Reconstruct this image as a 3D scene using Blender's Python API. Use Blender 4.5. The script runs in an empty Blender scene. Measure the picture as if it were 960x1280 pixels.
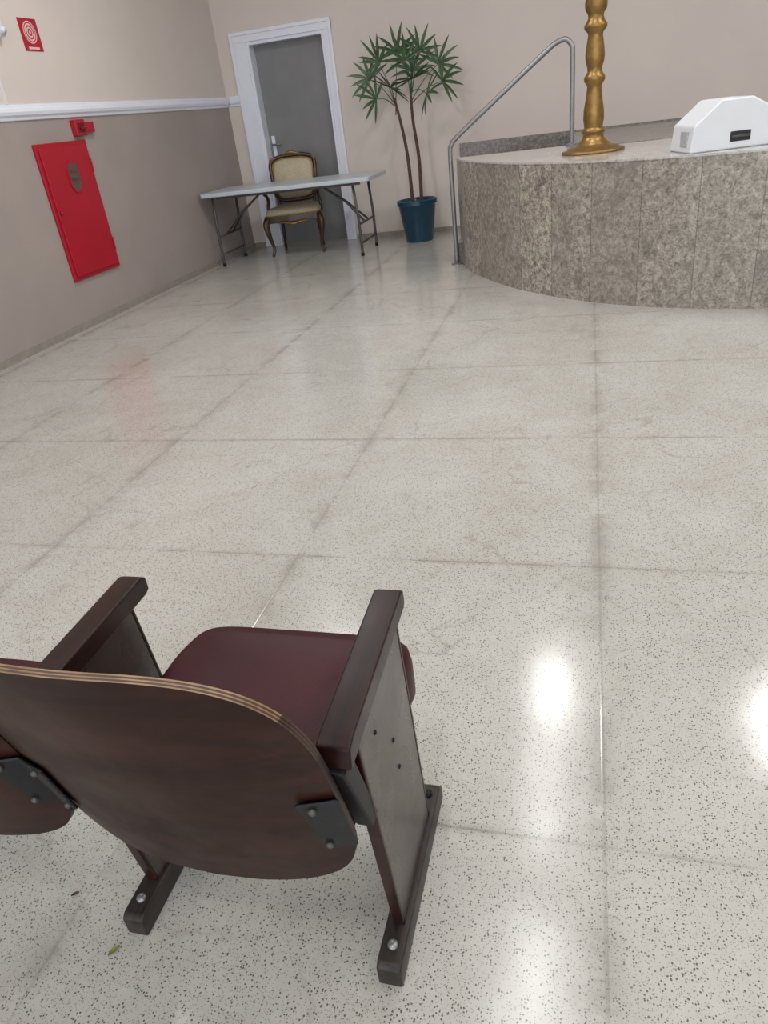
import bpy, bmesh, math, random
from mathutils import Vector, Matrix
random.seed(7)
scene=bpy.context.scene
scene.view_settings.view_transform='Standard'
scene.view_settings.exposure=0.0

# ------------------------------------------------------------------ materials
def srgb(r,g,b):
    f=lambda c:(c/255/12.92) if c/255<=0.04045 else ((c/255+0.055)/1.055)**2.4
    return (f(r),f(g),f(b),1)
class NT:
    def __init__(s,name):
        s.m=bpy.data.materials.new(name); s.m.use_nodes=True
        s.t=s.m.node_tree; s.b=s.t.nodes['Principled BSDF']
    def n(s,typ,**kw):
        nd=s.t.nodes.new(typ)
        for k,v in kw.items():
            setattr(nd,k,v)
        return nd
    def l(s,a,b): s.t.links.new(a,b)
    def math(s,op,a,b=None,c=None,clamp=False):
        nd=s.n('ShaderNodeMath',operation=op); nd.use_clamp=clamp
        for i,v in enumerate((a,b,c)):
            if v is None: continue
            if isinstance(v,(int,float)): nd.inputs[i].default_value=v
            else: s.l(v,nd.inputs[i])
        return nd.outputs[0]
    def mix(s,f,a,b,bt='MIX'):
        nd=s.n('ShaderNodeMix',data_type='RGBA',blend_type=bt)
        for i,v in ((0,f),(6,a),(7,b)):
            if isinstance(v,(int,float,tuple)): nd.inputs[i].default_value=v
            else: s.l(v,nd.inputs[i])
        return nd.outputs[2]
    def coord(s,kind='Object'):
        return s.n('ShaderNodeTexCoord').outputs[kind]
    def noise(s,vec,scale,detail=4,rough=.5,dist=0):
        nd=s.n('ShaderNodeTexNoise'); nd.inputs['Scale'].default_value=scale
        nd.inputs['Detail'].default_value=detail; nd.inputs['Roughness'].default_value=rough
        nd.inputs['Distortion'].default_value=dist
        s.l(vec,nd.inputs['Vector']); return nd.outputs['Fac']
    def ramp(s,f,*stops):
        nd=s.n('ShaderNodeValToRGB'); cr=nd.color_ramp
        while len(cr.elements)<len(stops): cr.elements.new(.5)
        for e,(p,c) in zip(cr.elements,stops):
            e.position=p; e.color=c if isinstance(c,tuple) else (c,c,c,1)
        s.l(f,nd.inputs[0]); return nd.outputs[0]
    def maprange(s,v,a,b,c=0,d=1):
        nd=s.n('ShaderNodeMapRange'); nd.clamp=True
        for i,x in enumerate((v,a,b,c,d)):
            if isinstance(x,(int,float)): nd.inputs[i].default_value=x
            else: s.l(x,nd.inputs[i])
        return nd.outputs[0]
    def bump(s,h,strength=.2,dist=.01):
        nd=s.n('ShaderNodeBump'); nd.inputs['Strength'].default_value=strength; nd.inputs['Distance'].default_value=dist
        s.l(h,nd.inputs['Height']); s.l(nd.outputs[0],s.b.inputs['Normal'])
    def set(s,col=None,rough=None,metal=None,spec=None,coat=None):
        for k,v in (('Base Color',col),('Roughness',rough),('Metallic',metal),('Specular IOR Level',spec),('Coat Weight',coat)):
            if v is None: continue
            if isinstance(v,(int,float,tuple)): s.b.inputs[k].default_value=v
            else: s.l(v,s.b.inputs[k])
        return s.m
def simple(name,col,rough=.5,metal=0,var=.12,scale=8,bump=0,spec=None,coat=None):
    t=NT(name); c=t.coord(); nz=t.noise(c,scale,5,.6)
    dark=tuple(x*(1-var) for x in col[:3])+(1,); lite=tuple(min(1,x*(1+var)) for x in col[:3])+(1,)
    t.set(t.ramp(nz,(.3,dark),(.7,lite)),rough,metal,spec,coat)
    if bump: t.bump(t.noise(c,scale*6,4),bump,.003)
    return t.m

# floor terrazzo
def floor_mat():
    t=NT('terrazzo_floor'); c=t.coord(); sep=t.n('ShaderNodeSeparateXYZ'); t.l(c,sep.inputs[0])
    X,Y=sep.outputs[0],sep.outputs[1]
    big=t.noise(c,1.3,6,.6,.6); mid=t.noise(c,6,6,.65,.3); fine=t.noise(c,40,4,.6)
    base=t.ramp(big,(.3,srgb(178,175,168)),(.55,srgb(188,186,180)),(.75,srgb(194,193,189)))
    base=t.mix(t.maprange(mid,.45,.75,0,.35),base,srgb(164,159,149))
    base=t.mix(t.maprange(fine,.5,.7,0,.25),base,srgb(202,201,198))
    # chips
    for sc,th,pr,colr,am in ((215,.36,.70,srgb(48,46,45),.8),(360,.36,.55,srgb(92,88,84),.55),(100,.13,.75,srgb(96,84,72),.6)):
        v=t.n('ShaderNodeTexVoronoi'); v.inputs['Scale'].default_value=sc; t.l(c,v.inputs['Vector'])
        s2=t.n('ShaderNodeSeparateColor'); t.l(v.outputs['Color'],s2.inputs[0])
        m=t.math('MULTIPLY',t.math('LESS_THAN',v.outputs['Distance'],th),t.math('GREATER_THAN',s2.outputs[0],pr))
        base=t.mix(t.math('MULTIPLY',m,am),base,colr)
    # joints
    wob=t.math('MULTIPLY',t.math('SUBTRACT',t.noise(c,3,5,.7),.5),.035)
    def jd(co,off,sp):
        a=t.math('ADD',t.math('SUBTRACT',co,off),sp*20.5)
        return t.math('ABSOLUTE',t.math('SUBTRACT',t.math('MODULO',a,sp),sp/2))
    dx=jd(X,.055,.962); dy=jd(Y,.915,.942)
    dxw=t.math('ABSOLUTE',t.math('ADD',dx,wob)); dyw=t.math('ABSOLUTE',t.math('ADD',dy,wob))
    patch=t.maprange(t.noise(c,2.2,5,.7,1.),.42,.62,0,1)
    patch2=t.maprange(t.noise(c,4,5,.7,1.),.42,.62,0,1)
    st=t.math('MULTIPLY',t.maprange(dxw,.035,.004,0,.48),patch2)
    st2=t.math('MULTIPLY',t.maprange(dyw,.022,.003,0,.4),patch)
    base=t.mix(st,base,srgb(130,125,116)); base=t.mix(st2,base,srgb(134,128,119))
    wide=t.math('MULTIPLY',t.maprange(dxw,.10,.0,0,.45),patch2)
    base=t.mix(wide,base,srgb(152,149,142))
    base=t.mix(t.math('MULTIPLY',t.maprange(dx,.005,.0025,0,.4),t.maprange(patch2,0,1,.5,1)),base,srgb(136,135,131))
    base=t.mix(t.math('MULTIPLY',t.maprange(dy,.0042,.002,0,.5),t.maprange(patch,0,1,.2,1)),base,srgb(118,114,108))
    # cracks / stains
    v=t.n('ShaderNodeTexVoronoi',feature='DISTANCE_TO_EDGE'); v.inputs['Scale'].default_value=.9
    w=t.n('ShaderNodeVectorMath',operation='ADD'); nn=t.n('ShaderNodeTexNoise'); nn.inputs['Scale'].default_value=2.5; nn.inputs['Detail'].default_value=6
    t.l(c,nn.inputs['Vector']); t.l(c,w.inputs[0]); t.l(nn.outputs['Color'],w.inputs[1]); t.l(w.outputs[0],v.inputs['Vector'])
    cr=t.math('MULTIPLY',t.maprange(v.outputs['Distance'],.014,.002,0,.4),patch)
    base=t.mix(cr,base,srgb(134,126,116))
    rough=t.maprange(t.noise(c,2.5,6,.6,.5),.3,.7,.11,.22)
    t.set(base,rough,0,.6)
    gr=t.math('MULTIPLY',t.maprange(dx,.004,.001,0,1),-1)
    h=t.math('ADD',t.math('MULTIPLY',t.noise(c,5,3,.5),.5),gr)
    h=t.math('ADD',h,t.math('MULTIPLY',t.noise(c,30,3,.5),.12))
    t.bump(h,.16,.01)
    return t.m
M={}
M['floor']=floor_mat()
def wall_mat(name,c1,c2,rough,bs,scale=70):
    t=NT(name); c=t.coord()
    t.set(t.ramp(t.noise(c,1.2,5,.6),(.3,c1),(.7,c2)),rough,0,.35); t.bump(t.noise(c,scale,5,.6),bs,.004); return t.m
M['cream']=wall_mat('cream_wall_paint',srgb(209,199,193),srgb(215,205,198),.6,.15)
M['taupe']=wall_mat('taupe_textured_paint',srgb(155,144,140),srgb(166,155,150),.45,.35,120)
M['ceil']=simple('ceiling_white',srgb(225,222,216),.8,0,.02)
M['trim']=simple('white_gloss_trim',srgb(226,230,241),.35,0,.02)
M['base']=simple('baseboard_stone',srgb(146,138,131),.35,0,.15,20)
M['red']=simple('fire_red_enamel',srgb(168,15,38),.38,0,.06,3)
M['darkred']=simple('dark_red_glass',srgb(110,12,22),.2)
M['glass']=simple('cabinet_window_glass',srgb(96,70,66),.15,0,.3,30)
M['white']=simple('white_plastic',srgb(218,221,226),.4,0,.02)
M['gold']=simple('aged_gold_brass',srgb(140,110,62),.38,.7,.25,25,.1)
M['steel']=simple('brushed_steel',srgb(140,140,142),.35,.6,.08,40)
M['greymetal']=simple('grey_tube_metal',srgb(80,76,76),.45,.3,.1,20)
M['black']=simple('black_metal',srgb(22,22,26),.45,.2,.25,40,.1,.3)
M['door']=simple('grey_gloss_door',srgb(128,129,131),.18,0,.16,1.2)
M['pot']=simple('teal_blue_ceramic',srgb(22,62,82),.25,0,.15,6)
M['soil']=simple('potting_soil',srgb(60,45,35),.9,0,.4,60,.6)
M['leaf']=simple('palm_leaf_green',srgb(66,92,62),.4,0,.35,9)
M['trunk']=simple('palm_trunk_fibre',srgb(82,58,48),.85,0,.45,50,.8)
M['table']=simple('table_top_plastic',srgb(186,195,203),.35,0,.02)
M['hole']=simple('black_recess',srgb(25,28,34),.6)
def wood(name,c1,c2,rough,coat=.3,axis=2,scale=1.,spec=.5):
    t=NT(name); mp=t.n('ShaderNodeMapping'); t.l(t.coord(),mp.inputs[0])
    s=[28*scale]*3; s[axis]=2.2*scale; mp.inputs['Scale'].default_value=s
    n=t.noise(mp.outputs[0],1.,7,.65,.8); n2=t.noise(t.coord(),7,4,.6)
    col=t.ramp(n,(.3,c1),(.7,c2)); col=t.mix(t.maprange(n2,.4,.7,0,.45),col,c1)
    t.set(col,t.maprange(n2,.3,.7,rough*.8,rough*1.25),0,spec,coat); t.bump(n,.06,.002); return t.m
M['shellwood']=wood('dark_walnut_plywood',srgb(26,11,9),srgb(56,27,20),.40,0,0,1.,.18)
M['armwood']=wood('dark_armrest_wood',srgb(12,6,8),srgb(56,28,21),.34,.0,1,1.,.28)
M['panelwood']=wood('side_panel_laminate',srgb(56,48,44),srgb(76,66,60),.28,.05,2,.4,.4)
M['footwood']=wood('worn_foot_rail',srgb(20,17,17),srgb(70,60,54),.4,.0,1,1.2,.35)
M['ply_l']=simple('plywood_edge_light',srgb(138,112,84),.5,0,.3,30)
M['ply_d']=simple('plywood_edge_dark',srgb(72,50,38),.5,0,.2,60)
M['chairframe']=wood('antique_frame_wood',srgb(34,22,18),srgb(74,50,32),.35,.3,2)
M['cream_fab']=simple('cream_damask',srgb(176,164,138),.5,0,.14,45,.2)
def vinyl():
    t=NT('maroon_vinyl'); c=t.coord()
    t.set(t.ramp(t.noise(c,5,4),(.3,srgb(54,16,23)),(.7,srgb(68,23,31))),.45,0,.25)
    v=t.n('ShaderNodeTexVoronoi'); v.inputs['Scale'].default_value=420; t.l(c,v.inputs['Vector']); t.bump(v.outputs['Distance'],.12,.001); return t.m
M['vinyl']=vinyl()
def granite(name,tones,joint=False,rough=.22):
    t=NT(name); c=t.coord()
    a=t.noise(c,30,8,.8,.4); b=t.noise(c,85,5,.7); g=t.noise(c,2.2,5,.6,1.2)
    col=t.ramp(a,(.37,tones[0]),(.45,tones[1]),(.54,tones[2]),(.63,tones[3]))
    col=t.mix(t.maprange(b,.55,.60,0,.8),col,tones[0])
    if not joint: col=t.mix(t.maprange(g,.4,.7,0,.5),col,tones[1])
    if joint:
        uv=t.coord('UV'); sp=t.n('ShaderNodeSeparateXYZ'); t.l(uv,sp.inputs[0])
        u=t.math('DIVIDE',sp.outputs[0],.33); fr=t.math('FRACT',u)
        wn=t.n('ShaderNodeTexWhiteNoise',noise_dimensions='1D'); t.l(t.math('FLOOR',u),wn.inputs['W'])
        off=t.n('ShaderNodeVectorMath',operation='ADD'); t.l(c,off.inputs[0])
        cb=t.n('ShaderNodeCombineXYZ'); t.l(t.math('MULTIPLY',wn.outputs['Value'],20),cb.inputs[2]); t.l(cb.outputs[0],off.inputs[1])
        k=t.noise(off.outputs[0],3.5,7,.72,1.5); col=t.mix(t.maprange(k,.5,.62,0,.55),col,tones[0])
        col=t.mix(t.maprange(wn.outputs['Value'],0,1,0,.5),col,srgb(134,128,121))
        col=t.mix(t.math('MULTIPLY',t.math('LESS_THAN',fr,.016),.55),col,srgb(80,74,68))
    t.set(col,rough,0,.5); return t.m
gt=(srgb(88,82,77),srgb(146,138,128),srgb(176,168,157),srgb(202,196,186))
M['granite']=granite('grey_beige_granite_panels',gt,True)
M['granite_top']=granite('polished_stage_stone',(srgb(150,146,142),srgb(184,181,177),srgb(196,194,190),srgb(208,206,203)),False,.12)
M['granite_dark']=granite('grey_granite',(srgb(80,74,72),srgb(116,110,106),srgb(142,135,131),srgb(164,157,152)),False,.25)

# ------------------------------------------------------------------ mesh helpers
def link(o,parent=None):
    scene.collection.objects.link(o)
    if parent: o.parent=parent
    return o
def empty(name,loc=(0,0,0),rotz=0):
    e=bpy.data.objects.new(name,None); e.location=loc; e.rotation_euler=(0,0,rotz); e.empty_display_size=.1
    return link(e)
def mesh(name,verts,faces,mats,parent=None,smooth=False,fm=None,bevel=0,bseg=2,subsurf=0):
    me=bpy.data.meshes.new(name); me.from_pydata([tuple(v) for v in verts],[],faces)
    if not isinstance(mats,(list,tuple)): mats=[mats]
    for m in mats: me.materials.append(m)
    if fm: 
        for p,i in zip(me.polygons,fm): p.material_index=i
    bm=bmesh.new(); bm.from_mesh(me); bmesh.ops.recalc_face_normals(bm,faces=bm.faces); bm.to_mesh(me); bm.free()
    if smooth:
        for p in me.polygons: p.use_smooth=True
    o=bpy.data.objects.new(name,me); link(o,parent)
    if bevel:
        b=o.modifiers.new('bevel','BEVEL'); b.width=bevel; b.segments=bseg; b.limit_method='ANGLE'; b.angle_limit=.6
        if not smooth:
            for p in me.polygons: p.use_smooth=True
            w=o.modifiers.new('wn','WEIGHTED_NORMAL')
    if subsurf:
        s=o.modifiers.new('ss','SUBSURF'); s.levels=subsurf; s.render_levels=subsurf
    return o
def boxdata(x0,x1,y0,y1,z0,z1):
    v=[(x0,y0,z0),(x1,y0,z0),(x1,y1,z0),(x0,y1,z0),(x0,y0,z1),(x1,y0,z1),(x1,y1,z1),(x0,y1,z1)]
    f=[(0,3,2,1),(4,5,6,7),(0,1,5,4),(1,2,6,5),(2,3,7,6),(3,0,4,7)]
    return v,f
def box(name,x0,x1,y0,y1,z0,z1,mat,parent=None,bevel=0,bseg=2):
    v,f=boxdata(x0,x1,y0,y1,z0,z1); return mesh(name,v,f,mat,parent,bevel=bevel,bseg=bseg)
def boxes(name,L,mat,parent=None,bevel=0):
    V=[];F=[]
    for b in L:
        v,f=boxdata(*b); n=len(V); V+=v; F+=[tuple(i+n for i in q) for q in f]
    return mesh(name,V,F,mat,parent,bevel=bevel)
def prism(name,prof,axis,a0,a1,mat,parent=None,bevel=0,bseg=2):
    # prof: list of 2D points; axis 'x': (y,z) ; 'y': (x,z) ; 'z': (x,y)
    def P(p,a): return {'x':(a,p[0],p[1]),'y':(p[0],a,p[1]),'z':(p[0],p[1],a)}[axis]
    n=len(prof); V=[P(p,a0) for p in prof]+[P(p,a1) for p in prof]
    F=[tuple(range(n)),tuple(range(2*n-1,n-1,-1))]+[(i,(i+1)%n,n+(i+1)%n,n+i) for i in range(n)]
    return mesh(name,V,F,mat,parent,bevel=bevel,bseg=bseg)
def lathe(name,prof,loc,mat,parent=None,seg=48,smooth=True):
    V=[];F=[]
    for r,z in prof:
        for i in range(seg):
            a=2*math.pi*i/seg; V.append((loc[0]+r*math.cos(a),loc[1]+r*math.sin(a),loc[2]+z))
    for j in range(len(prof)-1):
        for i in range(seg): F.append((j*seg+i,j*seg+(i+1)%seg,(j+1)*seg+(i+1)%seg,(j+1)*seg+i))
    F.append(tuple(range(seg))[::-1]); F.append(tuple(range((len(prof)-1)*seg,len(prof)*seg)))
    o=mesh(name,V,F,mat,parent,smooth)
    o.modifiers.new('es','EDGE_SPLIT').split_angle=.9
    return o
def catmull(pts,n=8,closed=False):
    P=[Vector(p) for p in pts]; out=[]; N=len(P)
    rng=N if closed else N-1
    for i in range(rng):
        if closed: p0,p1,p2,p3=P[i-1],P[i],P[(i+1)%N],P[(i+2)%N]
        else: p0=P[max(i-1,0)];p1=P[i];p2=P[i+1];p3=P[min(i+2,N-1)]
        for k in range(n):
            t=k/n; out.append(.5*((2*p1)+(-p0+p2)*t+(2*p0-5*p1+4*p2-p3)*t*t+(-p0+3*p1-3*p2+p3)*t**3))
    if not closed: out.append(P[-1].copy())
    return out
def tube(name,pts,rad,mat,parent=None,seg=12,closed=False,smoothpath=0):
    P=[Vector(p) for p in pts]
    R=rad if isinstance(rad,(list,tuple)) else [rad]*len(P)
    if smoothpath:
        n=smoothpath; P2=catmull(P,n,closed)
        R2=[]
        for i in range(len(P2)):
            f=i/n; a=int(f)%len(R); b=(a+1)%len(R) if closed else min(a+1,len(R)-1); R2.append(R[a]+(R[b]-R[a])*(f-int(f)))
        P,R=P2,R2
    V=[];F=[];N=len(P); up=None
    for i in range(N):
        if closed: d=P[(i+1)%N]-P[i-1]
        else: d=P[min(i+1,N-1)]-P[max(i-1,0)]
        d.normalize()
        if up is None:
            up=Vector((0,0,1)) if abs(d.z)<.9 else Vector((0,1,0))
        s=d.cross(up).normalized(); up=s.cross(d).normalized()
        for k in range(seg):
            a=2*math.pi*k/seg; V.append(P[i]+(s*math.cos(a)+up*math.sin(a))*R[i])
    for i in range(N if closed else N-1):
        j=(i+1)%N
        for k in range(seg): F.append((i*seg+k,i*seg+(k+1)%seg,j*seg+(k+1)%seg,j*seg+k))
    if not closed: F+= [tuple(range(seg))[::-1],tuple(range((N-1)*seg,N*seg))]
    o=mesh(name,V,F,mat,parent,True); return o
def bolt(name,loc,axis,r,mat,parent=None):
    d={'x':Vector((1,0,0)),'-y':Vector((0,-1,0)),'z':Vector((0,0,1))}[axis]
    p=Vector(loc); return tube(name,[p-d*.003,p+d*.002,p+d*.004,p+d*.0055],[r,r,r*.8,r*.3],mat,parent,12)

# ------------------------------------------------------------------ room shell
XL,YB,ZC,XR,Y0=-3.90,8.53,3.6,6.4,-3.5
box('floor',XL-.2,XR+.2,Y0,YB+.2,-.1,0,M['floor'])
box('ceiling',XL-.2,XR+.2,Y0,YB+.2,ZC,ZC+.1,M['ceil'])
# left wall : lower taupe + upper cream
v1,f1=boxdata(XL-.2,XL,Y0,YB+.2,0,1.54); v2,f2=boxdata(XL-.2,XL,Y0,YB+.2,1.54,ZC)
mesh('wall_left',v1+v2,f1+[tuple(i+8 for i in q) for q in f2],[M['taupe'],M['cream']],fm=[0]*6+[1]*6)
DX0,DX1,DZ=-3.56,-2.68,2.065
boxes('wall_back',[(XL,DX0,YB,YB+.2,0,ZC),(DX1,XR,YB,YB+.2,0,ZC),(DX0,DX1,YB,YB+.2,DZ,ZC)],M['cream'])
box('wall_right',XR,XR+.2,Y0,YB+.2,0,ZC,M['cream'])
box('baseboard_left',XL,XL+.012,Y0,YB,0,.05,M['base'])
boxes('baseboard_back',[(XL+.02,-3.74,YB-.012,YB,0,.05),(-2.585,-1.36,YB-.012,YB,0,.05)],M['base'])
# chair rail (moulded profile)
pr=[(0,1.492),(.012,1.495),(.018,1.512),(.030,1.525),(.036,1.545),(.030,1.565),(.018,1.575),(.014,1.592),(0,1.595)]
prism('trim_1',[(XL+a,b) for a,b in pr],'y',Y0,YB,M['trim'])
prism('trim_2',[(YB-a,b) for a,b in pr],'x',XL+.04,-3.735,M['trim'])
# door + casing
door=empty('door_1',(0,0,0))
cas=.022
boxes('casing',[(-3.735,DX0,YB-cas,YB,0,2.16),(DX1,-2.59,YB-cas,YB,0,2.16),(-3.735,-2.59,YB-cas-.004,YB,DZ,2.165)],M['trim'],door,.005)
boxes('casing_bead',[(-3.735,-3.70,YB-cas-.014,YB-cas,0,2.16),(-2.625,-2.59,YB-cas-.014,YB-cas,0,2.16),(-3.735,-2.59,YB-cas-.016,YB-cas,2.13,2.165)],M['trim'],door,.004)
boxes('jamb',[(DX0-.001,DX0+.03,YB-.01,YB+.2,0,DZ),(DX1-.03,DX1+.001,YB-.01,YB+.2,0,DZ)],M['trim'],door)
box('jamb_head',DX0+.0301,DX1-.0301,YB-.01,YB+.2,DZ-.03,DZ+.001,M['trim'],door)
box('leaf',DX0+.01,DX1-.01,YB+.13,YB+.17,.0,DZ-.01,M['door'],door)
boxes('handle_plate',[(-3.50,-3.46,YB+.12,YB+.13,.94,1.16)],M['trim'],door,.003)
tube('handle_lever',[(-3.48,YB+.12,1.07),(-3.48,YB+.075,1.07),(-3.42,YB+.07,1.07),(-3.37,YB+.075,1.07)],.010,M['steel'],door)

# ------------------------------------------------------------------ left wall fittings
cab=empty('fire_hose_cabinet')
cy0,cy1,cz0,cz1=5.045,5.68,.363,1.335
x=XL
box('frame',x,x+.022,cy0,cy1,cz0,cz1,M['red'],cab,.004)
box('door_leaf',x+.022,x+.034,cy0+.03,cy1-.03,cz0+.03,cz1-.03,M['red'],cab,.004)
def stadium(cy,cz,hw,hh,n=16):
    r=hw; out=[]
    for i in range(n+1): a=math.pi*i/n; out.append((cy+r*math.cos(a),cz+hh-r+r*math.sin(a)))
    for i in range(n+1): a=math.pi+math.pi*i/n; out.append((cy+r*math.cos(a),cz-hh+r+r*math.sin(a)))
    return out
prism('window_rim',stadium(5.39,1.09,.075,.115),'x',x+.034,x+.040,M['red'],cab)
prism('window_glass',stadium(5.39,1.09,.062,.102),'x',x+.040,x+.042,M['glass'],cab)
boxes('window_label',[(x+.042,x+.0435,5.34,5.44,1.115,1.13),(x+.042,x+.0435,5.34,5.44,1.065,1.08)],M['greymetal'],cab)
tube('latch',[(x+.034,5.10,.86),(x+.05,5.10,.86)],.012,M['red'],cab)
boxes('hinge',[(x+.03,x+.042,5.645,5.66,.5,.6),(x+.03,x+.042,5.645,5.66,1.1,1.2)],M['red'],cab)
al=empty('fire_alarm_box')
box('housing',x,x+.05,5.57,5.70,1.36,1.475,M['red'],al,.006)
box('glass_pane',x+.05,x+.053,5.59,5.68,1.385,1.45,M['darkred'],al,.002)
box('bell',x,x+.04,5.715,5.83,1.38,1.455,M['red'],al,.006)
lathe('horn',[(.028,0),(.03,.01),(.022,.016)],(x+.06,5.64,1.475-.07),M['darkred'],al)
sg=empty('fire_hose_sign')
box('plate',x,x+.004,5.31,5.51,1.925,2.125,M['red'],sg)
def ring(name,r0,r1,cy,cz,xx,mat,parent):
    V=[];F=[];n=32
    for i in range(n):
        a=2*math.pi*i/n
        V+=[(xx,cy+r0*math.cos(a),cz+r0*math.sin(a)),(xx,cy+r1*math.cos(a),cz+r1*math.sin(a))]
    F=[(2*i,2*i+1,(2*i+3)%(2*n),(2*i+2)%(2*n)) for i in range(n)]
    return mesh(name,V,F,mat,parent)
M['signpink']=simple('sign_white_print',srgb(226,184,182),.5)
for i,(a,b) in enumerate(((0.0,.012),(.022,.034),(.043,.055),(.062,.070))): ring('coil_%d'%i,a,b,5.41,2.04,x+.0045,M['signpink'],sg)
boxes('caption',[(x+.004,x+.0045,5.35,5.47,1.935,1.95)],M['signpink'],sg)
em=empty('emergency_light')
box('body',x,x+.05,4.90,5.08,1.99,2.10,M['white'],em,.01)
tube('lamp',[(x+.045,5.05,2.03),(x+.07,5.05,2.02)],[.02,.026],M['white'],em)
tube('lamp_2',[(x+.045,4.93,2.03),(x+.07,4.93,2.02)],[.02,.026],M['white'],em)
box('cable_duct',x,x+.012,4.915,4.93,1.5955,1.992,M['white'],em)

# ------------------------------------------------------------------ stage
st=empty('stage_platform')
ctrl=[(-1.07,6.62),(-.98,6.33),(-.837,6.04),(-.66,5.74),(-.473,5.476),(-.17,5.16),(.093,4.955),(.33,4.825),(.558,4.73),(1.02,4.62),(1.6,4.56),(2.3,4.58),(3.0,4.74),(3.7,5.1),(4.2,5.7),(4.5,6.6),(4.55,YB-.005)]
arc=[(p.x,p.y) for p in catmull([(a,b,0) for a,b in ctrl],6)]
ZS=.85
# skirt with UV by arc length
SX=-.16
outline=arc+[(SX,YB-.005),(SX,6.62)]
def solid(name,out,z0,z1,mat,parent,uv=False,bevel=0):
    n=len(out); V=[(a,b,z0) for a,b in out]+[(a,b,z1) for a,b in out]
    F=[(i,(i+1)%n,n+(i+1)%n,n+i) for i in range(n)]+[tuple(range(n))[::-1],tuple(range(n,2*n))]
    o=mesh(name,V,F,mat,parent)
    if uv:
        L=[0]
        for i in range(n): L.append(L[-1]+math.dist(out[i],out[(i+1)%n]))
        ul=o.data.uv_layers.new(name='UVMap')
        for k,p in enumerate(o.data.polygons):
            if k<n:
                for li in p.loop_indices:
                    vi=o.data.loops[li].vertex_index
                    ii=vi%n
                    u=L[ii] if ii==k else L[k+1]
                    ul.data[li].uv=(u,V[vi][2])
            else:
                for li in p.loop_indices: ul.data[li].uv=(.2,.2)
    return o
solid('skirt',outline,0,ZS-.012,M['granite'],st,True)
# top slab with small overhang
top=[]
for i,(a,b) in enumerate(arc):
    p0=Vector(arc[max(i-1,0)]);p1=Vector(arc[min(i+1,len(arc)-1)]);t=(p1-p0).normalized()
    nrm=Vector((t.y,-t.x))
    if nrm.dot(Vector((a-1.7,b-7.5)))<0: nrm=-nrm
    top.append((a+nrm.x*.004,min(b+nrm.y*.004,YB-.005)))
solid('top_rim',top+[(SX,YB-.005),(SX,6.62)],ZS-.012,ZS-.001,M['granite_top'],st)
solid('top_slab',outline,ZS-.001,ZS,M['granite_top'],st)
# darker granite rear field
box('rear_field',SX,4.4,6.2,YB-.03,ZS-.002,ZS+.004,M['granite_dark'],st)
# stairs
for i in range(4):
    z=.17*(i+1); x0=-1.12+i*.24
    box('stair_%d'%(i+1),x0,SX,6.64,YB-.03,z-.17 if i else 0,z,M['granite_dark'],st,.004)
box('wall_tiles',-1.33,4.5,YB-.025,YB-.001,0.0,.87,M['granite_dark'],st)

hr=empty('stair_handrail')
tube('rail',[(-1.115,6.60,0),(-1.115,6.60,.5),(-1.115,6.60,.88),(-1.10,6.60,.95),(-1.03,6.60,1.02),(-.62,6.60,1.31),(-.34,6.59,1.505),(-.26,6.585,1.555),(-.19,6.58,1.57),(-.145,6.575,1.53),(-.135,6.57,1.46),(-.135,6.57,1.1),(-.135,6.57,ZS)],.019,M['steel'],hr,16,False,8)
lathe('flange',[(.045,0),(.045,.008),(.025,.014)],(-1.115,6.60,0),M['steel'],hr)
lathe('flange_2',[(.045,0),(.045,.008),(.025,.014)],(-.135,6.57,ZS+.004),M['steel'],hr)

# candlestick
cs=empty('paschal_candle_stand')
prof=[(.205,0),(.21,.008),(.205,.018),(.175,.024),(.165,.034),(.115,.042),(.105,.055),(.088,.07),(.070,.09),(.066,.11),(.076,.122),(.076,.135),(.060,.15),(.062,.17),(.068,.20),(.066,.25),(.056,.31),(.048,.37),(.046,.395),(.056,.408),(.067,.425),(.067,.445),(.056,.46),(.046,.475),(.048,.50),(.058,.53),(.062,.56),(.058,.60),(.050,.65),(.046,.675),(.05,.69),(.070,.71),(.072,.73),(.056,.75),(.048,.77),(.05,.79),(.066,.81),(.070,.84),(.066,.87),(.055,.92),(.05,.96),(.075,.98),(.12,1.0),(.125,1.02),(.06,1.03),(.055,1.05),(.055,1.10)]
lathe('turned_stand',prof,(.024,5.67,ZS),M['gold'],cs)
lathe('candle',[(.04,0),(.04,.45),(.03,.46),(.004,.462)],(.024,5.67,ZS+1.1),M['white'],cs)

# wedge speaker
sp=empty('floor_monitor_speaker',(.785,4.97,ZS),0)
wp=[(-.285,0),(-.27,.135),(-.13,.25),(.04,.25),(.28,.115),(.30,0)]
prism('cabinet',[(a,b) for a,b in wp],'y',-.14,.18,M['white'],sp,.010,3)
box('handle_recess',-.07,.045,-.143,-.13,.035,.09,M['hole'],sp,.01)
box('handle_bar',-.06,.035,-.147,-.142,.056,.068,M['greymetal'],sp,.003)
boxes('rubber_feet',[(-.24,-.2,-.12,-.08,-.001,.004),(.2,.24,-.12,-.08,-.001,.004)],M['black'],sp)
M['lightgrey']=simple('light_grey_grille',srgb(170,172,176),.6,0,.2,90)
box('connector_panel',-.286,-.265,-.08,.02,.03,.11,M['lightgrey'],sp,.003)
sp.rotation_euler=(0,0,math.radians(14))

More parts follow.
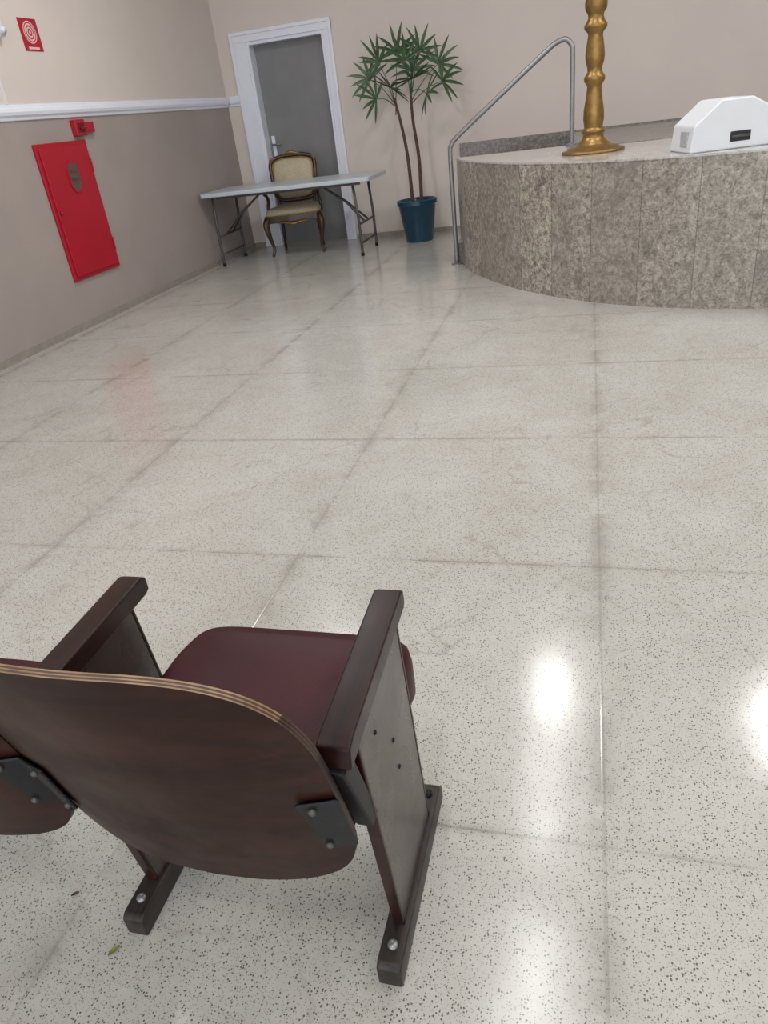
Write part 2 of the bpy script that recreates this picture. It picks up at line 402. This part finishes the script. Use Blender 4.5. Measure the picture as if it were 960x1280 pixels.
# ------------------------------------------------------------------ palm
pl=empty('potted_palm',(-1.745,8.05,0))
lathe('pot',[(.0,0),(.14,0),(.145,.01),(.198,.36),(.212,.37),(.212,.41),(.20,.415),(.185,.40),(.18,.36)],(0,0,0),M['pot'],pl)
lathe('soil',[(.181,.35),(.181,.362),(.1,.38),(.002,.385)],(0,0,0),M['soil'],pl,24)
stems=[[(-.045,0,.36),(-.055,.0,.8),(-.09,0,1.1),(-.14,0,1.36)],[(.05,0,.36),(.06,0,.8),(.03,0,1.15),(.03,0,1.42)]]
for i,s in enumerate(stems): tube('trunk_%d'%i,s,[.019,.017,.015,.012][:len(s)],M['trunk'],pl,10,False,6)
hubs=[(-.25,-.05,1.68,0),(-.30,-.1,1.37,0),(-.07,0,1.74,0),(.16,-.04,1.72,1),(.36,-.05,1.45,1),(-.12,-.2,1.45,0),(.22,-.15,1.36,1),(.05,.1,1.58,1),(.30,.12,1.60,1),(-.38,.05,1.55,0),(.02,-.1,1.66,1),(.1,-.2,1.5,1)]
V=[];F=[]
def blade(o,d,nrm,L,w,droop):
    base=len(V); seg=5; side=d.cross(nrm).normalized(); p=o.copy(); dd=d.copy()
    for i in range(seg+1):
        t=i/seg; ww=w*(0.45+1.1*t if t<.4 else .89*(1-((t-.4)/.6)**2.2)+.08)
        V.append(p-side*ww+nrm*ww*.35); V.append(p-nrm*ww*.15); V.append(p+side*ww+nrm*ww*.35)
        dd=(dd+Vector((0,0,-droop))*(.5+t)).normalized(); p=p+dd*(L/seg)
    for i in range(seg):
        a=base+i*3; F.append((a,a+1,a+4,a+3)); F.append((a+1,a+2,a+5,a+4))
for hi,(hx,hy,hz,si) in enumerate(hubs):
    tip=Vector(stems[si][-1]); src=tip-Vector((0,0,random.uniform(.0,.15))); hub=Vector((hx,hy,hz))
    tube('petiole_%d'%hi,[src,(src+hub)/2+Vector((0,0,.03)),hub],[.006,.004,.003],M['leaf'],pl,6,False,4)
    out=(hub-src).normalized(); out=(out+Vector((0,-.25,.2))).normalized()
    side=out.cross(Vector((random.uniform(-.4,.4),-1,.5))).normalized(); nrm=side.cross(out).normalized()
    nb=random.randint(7,9)
    for k in range(nb):
        a=math.radians(-95+190*k/(nb-1)+random.uniform(-6,6))
        d=(out*math.cos(a)+side*math.sin(a)+nrm*random.uniform(-.12,.12)).normalized()
        blade(hub,d,nrm,random.uniform(.22,.29)*(1-.15*abs(a)/2),.016,random.uniform(.03,.10))
mesh('fronds',V,F,M['leaf'],pl,True)

# ------------------------------------------------------------------ folding table
tb=empty('folding_table')
def rrect(x0,x1,y0,y1,r,n=6):
    o=[]
    for cx,cy,a0 in ((x1-r,y1-r,0),(x0+r,y1-r,90),(x0+r,y0+r,180),(x1-r,y0+r,270)):
        for i in range(n+1): a=math.radians(a0+90*i/n); o.append((cx+r*math.cos(a),cy+r*math.sin(a)))
    return o
prism('top',rrect(-3.86,-2.04,7.3,8.05,.05),'z',.690,.73,M['table'],tb,.008,3)
boxes('under_rails',[(-3.7,-2.15,7.36,7.39,.665,.690),(-3.7,-2.15,7.96,7.99,.665,.690)],M['greymetal'],tb)
for k,(lx,s) in enumerate(((-3.77,1),(-2.21,-1))):
    for yy in (7.39,7.96):
        tube('leg_%d'%k,[(lx,yy,.0),(lx,yy,.03),(lx+.0*s,yy,.35),(lx+.02*s,yy,.69)],[.016,.014,.014,.014],M['greymetal'],tb)
        tube('foot_cap',[(lx,yy,.0),(lx,yy,.03)],.018,M['black'],tb)
    tube('cross_low',[(lx,7.39,.12),(lx,7.96,.12)],.011,M['greymetal'],tb)
    tube('cross_mid',[(lx,7.39,.30),(lx,7.96,.30)],.011,M['greymetal'],tb)
    tube('brace_l',[(lx,7.60,.30),(lx+.2*s,7.66,.5),(lx+.45*s,7.675,.67)],.010,M['greymetal'],tb)
    tube('brace_r',[(lx,7.75,.30),(lx+.2*s,7.69,.5),(lx+.45*s,7.675,.67)],.010,M['greymetal'],tb)

# ------------------------------------------------------------------ ornate chair (faces camera, -Y)
oc=empty('ornate_armchair',(-3.09,7.98,0),math.radians(12))
def pad(name,cx,cz,hw,hh,yf,dome,mat,parent,n=3.,rings=8,seg=40,th=.03):
    V=[];F=[]
    V.append((cx,yf(cz)-dome,cz))
    for r in range(1,rings+1):
        q=r/rings
        for k in range(seg):
            a=2*math.pi*k/seg; c,s=math.cos(a),math.sin(a)
            xx=cx+q*hw*math.copysign(abs(c)**(2/n),c); zz=cz+q*hh*math.copysign(abs(s)**(2/n),s)
            V.append((xx,yf(zz)-dome*(1-q**3),zz))
    for k in range(seg): F.append((0,1+k,1+(k+1)%seg))
    for r in range(rings-1):
        for k in range(seg): F.append((1+r*seg+k,1+(r+1)*seg+k,1+(r+1)*seg+(k+1)%seg,1+r*seg+(k+1)%seg))
    b=len(V)
    for k in range(seg):
        p=V[1+(rings-1)*seg+k]; V.append((p[0],p[1]+th,p[2]))
    for k in range(seg): F.append((1+(rings-1)*seg+k,b+k,b+(k+1)%seg,1+(rings-1)*seg+(k+1)%seg))
    F.append(tuple(range(b,b+seg)))
    return mesh(name,V,F,mat,parent,True)
yb=lambda z:.19+(z-.45)*.22
pad('back_pad',0,.735,.225,.20,lambda z:yb(z)-.01,.035,M['cream_fab'],oc,4.5)
# back frame
fr=[]
for k in range(36):
    a=2*math.pi*(k+.5)/36; c,s=math.cos(a),math.sin(a); n=5.
    z=.735+.215*math.copysign(abs(s)**(2/n),s)
    xx=.24*math.copysign(abs(c)**(2/n),c)*(1+.08*(z-.74)/.22)
    if s>0: z+=.022*max(0,1-abs(xx)/.17)
    fr.append((xx,yb(z),z))
tube('back_frame',fr,.022,M['chairframe'],oc,10,True,2)
tube('gold_bead',[(a*.9,b-.022,.735+(c-.735)*.9) for a,b,c in fr],.006,M['gold'],oc,8,True,2)
tube('crest_carving',[(-.11,yb(.96)-.02,.955),(-.06,yb(.97)-.03,.975),(0,yb(.98)-.035,.99),(.06,yb(.97)-.03,.975),(.11,yb(.96)-.02,.955)],[.006,.014,.024,.014,.006],M['gold'],oc,10,False,5)
for s in (-1,1):
    tube('corner_carving_%d'%s,[(s*.19,yb(.94)-.018,.945),(s*.235,yb(.93)-.022,.935),(s*.25,yb(.88)-.018,.89)],[.004,.012,.004],M['gold'],oc,8,False,4)
    tube('back_post_%d'%s,[(s*.19,.20,.40),(s*.20,.20,.48),(s*.205,yb(.6),.62)],[.022,.02,.02],M['chairframe'],oc,10,False,4)
    tube('arm_%d'%s,[(s*.235,yb(.66),.665),(s*.285,.12,.655),(s*.305,.0,.645),(s*.30,-.07,.635),(s*.285,-.09,.61)],[.016,.018,.020,.022,.014],M['chairframe'],oc,10,False,6)
    tube('arm_pad_%d'%s,[(s*.28,.13,.662),(s*.302,.05,.662),(s*.303,-.02,.655)],[.012,.022,.012],M['cream_fab'],oc,10,False,5)
    tube('arm_support_%d'%s,[(s*.29,-.07,.63),(s*.275,-.03,.56),(s*.29,-.02,.48),(s*.28,-.04,.40)],[.015,.017,.02,.022],M['chairframe'],oc,10,False,5)
    tube('front_leg_%d'%s,[(s*.275,-.22,.40),(s*.30,-.25,.33),(s*.285,-.235,.2),(s*.262,-.215,.09),(s*.275,-.24,.03),(s*.285,-.255,.012)],[.035,.036,.024,.015,.018,.012],M['chairframe'],oc,12,False,5)
    tube('leg_gold_%d'%s,[(s*.29,-.27,.38),(s*.305,-.285,.33),(s*.292,-.265,.25)],[.006,.012,.004],M['gold'],oc,8,False,4)
    tube('rear_leg_%d'%s,[(s*.2,.2,.42),(s*.205,.21,.25),(s*.22,.26,.0)],[.024,.02,.015],M['chairframe'],oc,10,False,5)
# seat (trapezoid with rounded corners)
def seatprof(sc=1,off=0):
    ctl=[(-.30,-.20),(-.26,-.25),(-.12,-.262),(0,-.27),(.12,-.262),(.26,-.25),(.30,-.20),(.285,0),(.24,.19),(.2,.21),(0,.215),(-.2,.21),(-.24,.19),(-.285,0)]
    return [(p.x*sc,p.y*sc+off) for p in catmull([(a,b,0) for a,b in ctl],4,True)]
prism('seat_rail',seatprof(),'z',.345,.415,M['chairframe'],oc,.008,2)
V=[];F=[];sp0=seatprof(.97);n0=len(sp0)
lev=[(1,.41),(1.01,.435),(.99,.46),(.93,.478),(.75,.492),(.4,.50)]
for sc,z in lev: V+=[(a*sc,b*sc,z) for a,b in sp0]
for j in range(len(lev)-1):
    for i in range(n0): F.append((j*n0+i,j*n0+(i+1)%n0,(j+1)*n0+(i+1)%n0,(j+1)*n0+i))
F.append(tuple(range((len(lev)-1)*n0,len(lev)*n0))); F.append(tuple(range(n0))[::-1])
mesh('seat_cushion',V,F,M['cream_fab'],oc,True)
tube('seat_gold_trim',[(a*1.01,b*1.01,.412) for a,b in seatprof()],.006,M['gold'],oc,8,True)
tube('apron_carving',[(-.16,-.27,.35),(-.08,-.282,.345),(0,-.288,.33),(.08,-.282,.345),(.16,-.27,.35)],[.006,.012,.020,.012,.006],M['gold'],oc,10,False,5)

# ------------------------------------------------------------------ auditorium chairs
ZT,ZB=.788,.268
def shell(name,cx,parent):
    hw,hh,cz=.236,(ZT-ZB)/2,(ZT+ZB)/2
    rings,seg=12,120; th=.012
    def yy(x,z):
        q=(x-cx)/hw
        return .498+(.745-z)*.26-.042*(1-q*q)
    V=[];F=[];fm=[]
    def outline(k,q):
        a=2*math.pi*k/seg; c,s=math.cos(a),math.sin(a)
        nz=3.05 if s>0 else 4.8
        x=cx+q*hw*math.copysign(abs(c)**(2/nz),c)
        z=cz+q*hh*math.copysign(abs(s)**(2/nz),s)
        return x,z
    def layer(off):
        b=len(V); V.append((cx,yy(cx,cz)+off,cz))
        for r in range(1,rings+1):
            for k in range(seg):
                x,z=outline(k,r/rings); V.append((x,yy(x,z)+off,z))
        return b
    b0=layer(0)
    def faces(b):
        for k in range(seg):
            F.append((b,b+1+k,b+1+(k+1)%seg)); fm.append(0)
        for r in range(rings-1):
            for k in range(seg):
                F.append((b+1+r*seg+k,b+1+(r+1)*seg+k,b+1+(r+1)*seg+(k+1)%seg,b+1+r*seg+(k+1)%seg)); fm.append(0)
    faces(b0); b1=layer(th); faces(b1)
    plies=5; prev=[b0+1+(rings-1)*seg+k for k in range(seg)]
    for j in range(1,plies+1):
        if j<plies:
            cur=[]
            for k in range(seg):
                x,z=outline(k,1); cur.append(len(V)); V.append((x,yy(x,z)+th*(j-.15*(j%2))/plies,z))
        else: cur=[b1+1+(rings-1)*seg+k for k in range(seg)]
        for k in range(seg):
            F.append((prev[k],prev[(k+1)%seg],cur[(k+1)%seg],cur[k]))
            z=outline(k,1)[1]
            fm.append((1 if j%2 else 2) if z>.69 else (2 if (j%2 and z>.6) else 3))
        prev=cur
    me=mesh(name,V,F,[M['shellwood'],M['ply_l'],M['ply_d'],M['armwood']],parent,True,fm)
    me.modifiers.new('es','EDGE_SPLIT').split_angle=.7
    return yy
def standard(cx,parent,tag):
    pr=[(.572,.545),(.578,.578),(.60,.583),(.90,.583),(.915,.575),(.915,.55),(.902,.545)]
    o=prism('armrest_'+tag,pr,'x',cx-.026,cx+.020,M['armwood'],parent,.004,3)
    for v in o.data.vertices:
        if v.co.y>.8: v.co.x-=.008
    prism('side_panel_'+tag,[(.625,.546),(.852,.546),(.895,.05),(.682,.05)],'x',cx-.006,cx+.012,M['panelwood'],parent,.002)
    prism('panel_edge_'+tag,[(.618,.546),(.626,.546),(.684,.05),(.676,.05)],'x',cx-.007,cx+.013,M['armwood'],parent,.002)
    prism('panel_front_edge_'+tag,[(.850,.546),(.858,.546),(.901,.05),(.893,.05)],'x',cx-.007,cx+.013,M['armwood'],parent,.002)
    prism('foot_'+tag,[(.602,0),(.602,.042),(.612,.05),(.965,.05),(.985,.03),(.985,0)],'x',cx-.020,cx+.022,M['footwood'],parent,.004)
    bolt('foot_bolt_'+tag,(cx+.001,.64,.052),'z',.009,M['steel'],parent)
    bolt('foot_bolt2_'+tag,(cx+.001,.945,.052),'z',.009,M['black'],parent)
    for j,(a,b) in enumerate(((.69,.49),(.76,.40),(.77,.33))): bolt('screw_%s_%d'%(tag,j),(cx+.009,a,b),'x',.005,M['black'],parent)
def bracket(cx,sgn,parent,yy,tag):
    V=[];F=[]
    z0,z1=.385,.515
    n=6
    x_in=[cx-sgn*.050,cx-sgn*.032,cx-sgn*.015,cx+sgn*.003]
    for j in range(n+1):
        z=z0+(z1-z0)*j/n
        for i,x in enumerate(x_in):
            xx=x+(sgn*.014 if (i==0) else 0)*(1-j/n)
            V.append((xx,yy(xx,z)-.006,z))
    m=len(x_in)
    F=[(j*m+i,j*m+i+1,(j+1)*m+i+1,(j+1)*m+i) for j in range(n) for i in range(m-1)]
    o=mesh('bracket_plate_'+tag,V,F,M['black'],parent,False)
    s=o.modifiers.new('s','SOLIDIFY'); s.thickness=.005; s.offset=0
    b=o.modifiers.new('b','BEVEL'); b.width=.002
    prism('bracket_bar_'+tag,[(.565,.545),(.60,.548),(.655,.37),(.625,.37)],'x',cx-.014,cx+.012,M['black'],parent,.004)
    for j,z in enumerate((.402,.50)):
        xx=cx-sgn*.030; bolt('bracket_bolt_%s_%d'%(tag,j),(xx,yy(xx,z)-.010,z),'-y',.0055,M['greymetal'],parent)
    for j,z in enumerate((.40,.46,.52)):
        bolt('bar_bolt_%s_%d'%(tag,j),(cx,.572+(.545-z)*.33,z),'-y',.004,M['greymetal'],parent)
def seat(cx,parent,ctl,tag=''):
    out=catmull([(a+cx,b,0) for a,b in ctl],6,True); cyy=.78
    lev=[(.90,.325),(.965,.33),(1.0,.35),(1.0,.41),(.985,.435),(.95,.448),(.8,.455),(.4,.456)]
    n0=len(out); V=[];F=[]
    for sc,z in lev:
        for p in out:
            yv=cyy+(p.y-cyy)*sc; V.append((cx+(p.x-cx)*sc,yv,z+(yv-.80)*.06))
    for j in range(len(lev)-1):
        for i in range(n0): F.append((j*n0+i,j*n0+(i+1)%n0,(j+1)*n0+(i+1)%n0,(j+1)*n0+i))
    F.append(tuple(range((len(lev)-1)*n0,len(lev)*n0))); F.append(tuple(range(n0))[::-1])
    mesh('seat_cushion'+tag,V,F,M['vinyl'],parent,True)
    boxes('seat_pan'+tag,[(cx-.17,cx+.17,.63,.78,.295,.33)],M['shellwood'],parent,.005)
    tube('seat_hinge'+tag,[(cx-.215,.72,.30),(cx+.215,.72,.30)],.012,M['black'],parent)
S1,S2,S3=-.287,-.763,-1.24
c1=empty('auditorium_chair'); c2=empty('auditorium_chair.001')
yy1=shell('backrest',(S1+S2)/2,c1); yy2=shell('backrest',(S2+S3)/2,c2)
standard(S1,c1,'a'); standard(S2,c1,'b'); standard(S3,c2,'a')
bracket(S1,1,c1,yy1,'a'); bracket(S2,-1,c1,yy1,'b'); bracket(S2,1,c2,yy2,'c'); bracket(S3,-1,c2,yy2,'d')
ctl1=[(-.175,.62),(-.175,.82),(-.165,.89),(-.145,.93),(-.10,.944),(0,.946),(.17,.945),(.232,.94),(.250,.912),(.242,.87),(.205,.80),(.20,.62),(0,.60)]
ctl2=[(-.20,.62),(-.20,.72),(-.195,.77),(-.16,.80),(0,.81),(.13,.805),(.175,.79),(.19,.75),(.19,.70),(.19,.62),(0,.60)]
seat((S1+S2)/2,c1,ctl1); seat((S2+S3)/2,c2,ctl2)

# debris leaf
def leaf(name,x,y,ang,L,col):
    V=[];F=[];n=6
    for i in range(n+1):
        t=i/n; w=L*.22*math.sin(math.pi*t)**.8+.0003
        for s in (-1,0,1): V.append((x+math.cos(ang)*L*(t-.5)-math.sin(ang)*w*s,y+math.sin(ang)*L*(t-.5)+math.cos(ang)*w*s,.0015+.003*abs(s)+.002*t))
    for i in range(n):
        for s in (0,1): a=i*3+s; F.append((a,a+1,a+4,a+3))
    mesh(name,V,F,simple(name+'_mat',col,.6),None,True)
leaf('fallen_leaf',-.79,.567,1.0,.022,srgb(120,122,62))
leaf('dry_leaf',-.93,.65,.6,.016,srgb(70,50,45))

# ------------------------------------------------------------------ lights
def tubelight(i,x,y,p,sx=.2,sy=.6):
    e=empty('ceiling_light' if i==0 else 'ceiling_light.%03d'%i,(x,y,ZC))
    boxes('housing',[(-sx/2-.03,sx/2+.03,-sy/2-.03,sy/2+.03,-.05,0)],M['white'],e,.005)
    L=bpy.data.lights.new('lamp','AREA'); L.shape='RECTANGLE'; L.size=sx; L.size_y=sy; L.energy=p; L.color=(1,.99,.985)
    o=bpy.data.objects.new('lamp',L); link(o,e); o.location=(0,0,-.056)
k=0
for x,y,p,sx,sy in ((-2.15,4.9,38,.2,.6),(-2.15,1.8,22,.2,.6),(-.22,5.05,20,.16,.6),(-.24,3.95,9,.26,1.2),(-.22,2.4,13,.28,1.0),(-.22,-.5,24,.2,.6),(1.6,4.9,26,.2,.6),(1.6,1.8,24,.2,.6),(3.8,5.,38,.2,.6),(3.8,1.8,24,.2,.6)):
    tubelight(k,x,y,p,sx,sy); k+=1
w=bpy.data.worlds.new('world'); scene.world=w; w.use_nodes=True
bg=w.node_tree.nodes['Background']; bg.inputs[0].default_value=(.93,.96,1,1); bg.inputs[1].default_value=2.35

# ------------------------------------------------------------------ camera
cd=bpy.data.cameras.new('camera'); cam=bpy.data.objects.new('camera',cd); link(cam); scene.camera=cam
yaw,pitch,roll,F=-.30753,-.50434,-.13078,897.6
fw=Vector((math.sin(yaw)*math.cos(pitch),math.cos(yaw)*math.cos(pitch),math.sin(pitch)))
r=fw.cross(Vector((0,0,1))).normalized(); u=r.cross(fw)
c,s=math.cos(roll),math.sin(roll); r2=c*r+s*u; u2=-s*r+c*u
m=Matrix(((r2.x,u2.x,-fw.x,0),(r2.y,u2.y,-fw.y,0),(r2.z,u2.z,-fw.z,1.25),(0,0,0,1)))
cam.matrix_world=m
cd.sensor_fit='HORIZONTAL'; cd.sensor_width=36; cd.lens=36*F/960; cd.clip_start=.02
